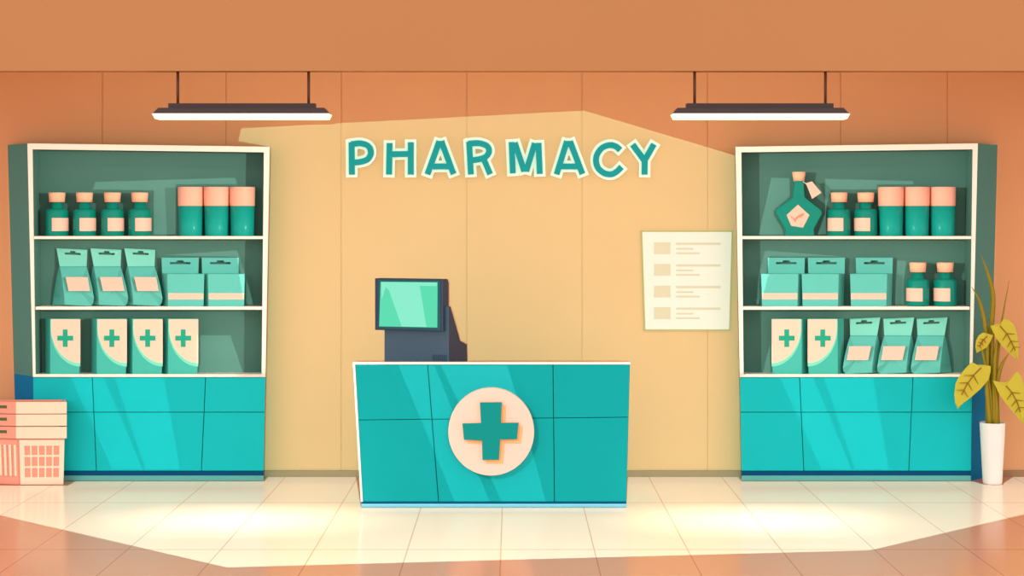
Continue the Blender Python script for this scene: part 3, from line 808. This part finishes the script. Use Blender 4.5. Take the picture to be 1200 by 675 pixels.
# C: patch of light on the floor
def Gp(px, py):
    d = H * F / (py - HY); return Vector(((px - CX) * d / F, d - D, 0))
LC = Vector((0, -13, 9.5))
def down(p):          # where the shadow of p falls on the floor
    t = LC.z / (LC.z - p.z); return LC + (p - LC) * t
k0, k1 = W(cl(588), 594.7, YK), W(cr(588), 594.7, YK); k0.z = k1.z = 0
u0, u1 = down(W(cl(424), 424, YK)), down(W(cr(424), 424, YK))
yc_ = YF - .004
cabx = [W(px, 0, YF).x for px in (40, 309, 869.5, 1139)]
px_ = W(1163, 0, -.29).x
V3 = lambda x, y: Vector((x, y, 0))
floorpoly = [V3(-4.4, -.375), V3(W(79.5, 0, -.36).x, -.375), V3(W(79.5, 0, -.36).x, yc_), V3(cabx[1], yc_), V3(cabx[1], -.013),
    V3(u0.x, -.013), u0, k0, k1, u1, V3(u1.x, -.013), V3(cabx[2], -.013), V3(cabx[2], yc_), V3(cabx[3], yc_), V3(px_ - .085, -.24), V3(px_ - .065, -.325), V3(px_, -.36), V3(px_ + .06, -.335), V3(px_ + .075, -.28), V3(px_ + .22, -.013), V3(5.5, -.013),
    Gp(1420, 566), Gp(1200, 603), Gp(1020, 645), Gp(600, 656), Gp(265, 665), Gp(0, 604), Gp(-140, 574)]
projector(3, LC, [floorpoly], (.3, .8, 1.1), Pw(15.6, 3.9))
# D: counter key from the upper left
cf = P([(cl(424), 424), (cr(424) + .5, 424), (cr(592), 592), (cl(592), 592)], YK)
projector(4, (-4.2, -9.0, 4.6), [cf], (1, .97, .92), Pw(9.8, .42))
# E: keys on the shelves, from the opposite side
def shelf_holes(mirror):
    m = (lambda u: 1178 - u) if mirror else (lambda u: u)
    o = [P([(m(x), y) for x, y in ((31, 167), (317, 171), (311.5, 441.5), (38, 441.5))], YF)]
    return o
projector(5, (6.2, -9.6, 2.2), shelf_holes(False), (1, .97, .9), Pw(12.8, .55))
projector(6, (-6.2, -9.6, 2.2), shelf_holes(True), (1, .97, .9), Pw(12.8, .55))
for n_, dx, lx_ in ((8, 0, -1.6), (9, 831, 1.6)):
    projector(n_, (lx_, -12.6, 2.6), [P([(82.5 + dx, 442), (121.6 + dx, 442), (167 + dx, 550), (131.6 + dx, 550)], YF), P([(134.4 + dx, 442), (192 + dx, 442), (211 + dx, 550), (171 + dx, 550)], YF)], (1, 1, 1), Pw(12.6, .2))
# B: slanted glints on the counter front
ccx, ccy, cr_ = 575.6, 506.0, 51.6
def circ(y, sgn): return ccx + sgn * math.sqrt(max(0, cr_ ** 2 - (y - ccy) ** 2))
bR = lambda y: 509 + 65 * (y - 428) / 160
ys = [455 + 102 * i / 16 for i in range(17)]
band1 = [(467, 428), (509, 428)] + [(min(bR(y), circ(y, -1)), y) for y in ys] + [(574, 588), (533, 588)]
def arcp(x0, y0, x1, y1, n=10, up=True):
    a0, a1 = math.atan2(y0 - ccy, x0 - ccx), math.atan2(y1 - ccy, x1 - ccx)
    return [(ccx + cr_ * math.cos(lerp(a0, a1, i / n)), ccy + cr_ * math.sin(lerp(a0, a1, i / n))) for i in range(n + 1)]
band2 = [(517, 428), (594, 428)] + arcp(605, 466, 537.5, 471.5)
band3 = arcp(622.8, 526, 574, 557.6) + [(588, 588), (640, 588)]
bl = [P(band1, YK - .01), P(band2, YK - .01), P(band3, YK - .01)]
projector(7, (.9, -13, 2.4), bl, (1, 1, 1), Pw(11.9, .4))
# faint window-shaped glints on the cabinet backs, between the goods
YBk = -.02
lp_ = [[(108, 222), (112, 213), (276, 208), (278, 216), (206, 216), (206, 275), (180, 275), (180, 223)],
       [(190, 299), (278, 293.5), (297, 357), (289, 357), (288, 322), (278, 301)], [(233, 393), (270, 393), (285, 437), (233, 437)]]
rp_ = [[(889, 275), (904, 208), (925, 208.5), (926, 230), (907, 246), (907, 252), (918, 270), (918, 275)],
       [(967, 209.5), (1070, 212), (1071, 216), (1028, 216), (1028, 222), (974, 222), (968, 243), (968, 275), (958, 275), (967, 250)],
       [(886, 357), (896.8, 293.7), (990, 300.5), (901, 300.5), (899, 320), (889, 322), (889, 357)], [(1051, 305), (1063, 306), (1059, 330), (1059, 357), (1049, 357)], [(893.8, 437), (903, 401), (903, 437)]]
projector(10, (-.7, -13, 1.72), [P(q, YBk) for q in lp_], (1, 1, .95), Pw(13.2, .6))
projector(11, (.7, -13, 1.72), [P(q, YBk) for q in rp_], (1, 1, .95), Pw(13.2, .6))
# pools under the hanging lamps
for px in (284.5, 890):
    ad = bpy.data.lights.new('lamp_light', 'AREA'); ad.shape = 'RECTANGLE'; ad.size = .95; ad.size_y = .1; ad.energy = 8; ad.spread = math.radians(30); ad.color = (.75, .9, 1)
    ao = bpy.data.objects.new('lamp_light', ad); C.objects.link(ao); ao.location = (W(px, 0, YB).x, YB, W(0, 141, YB).z - .01)

# unseen area light added behind the ceiling beam to brighten the wall
ad = bpy.data.lights.new('added_wall_wash', 'AREA'); ad.shape = 'RECTANGLE'; ad.size = 5.0; ad.size_y = .12; ad.energy = 10.5; ad.color = (.9, 1, .95)
ao = bpy.data.objects.new('added_wall_wash', ad); C.objects.link(ao); ao.location = (0, -1.45, 2.95); ao.rotation_euler = (math.radians(68), 0, 0)
w = bpy.data.worlds.new('world'); bpy.context.scene.world = w; w.use_nodes = True
bg = w.node_tree.nodes['Background']; bg.inputs[0].default_value = (1.08, .99, 1.0, 1); bg.inputs[1].default_value = 1.5

# ------------------------------------------------------------- camera
cd_ = bpy.data.cameras.new('camera'); cam = bpy.data.objects.new('camera', cd_); C.objects.link(cam)
cam.location = (0, -D, H); cam.rotation_euler = (math.pi / 2, 0, 0)
cd_.sensor_width = 36; cd_.lens = 36 * F / 1200; cd_.shift_y = -(337.5 - HY) / 1200
cd_.clip_end = 200
sc_ = bpy.context.scene; sc_.camera = cam
vs_ = sc_.view_settings; vs_.view_transform = 'Standard'; vs_.look = 'None'; vs_.gamma = 1; vs_.exposure = 0; vs_.use_curve_mapping = False
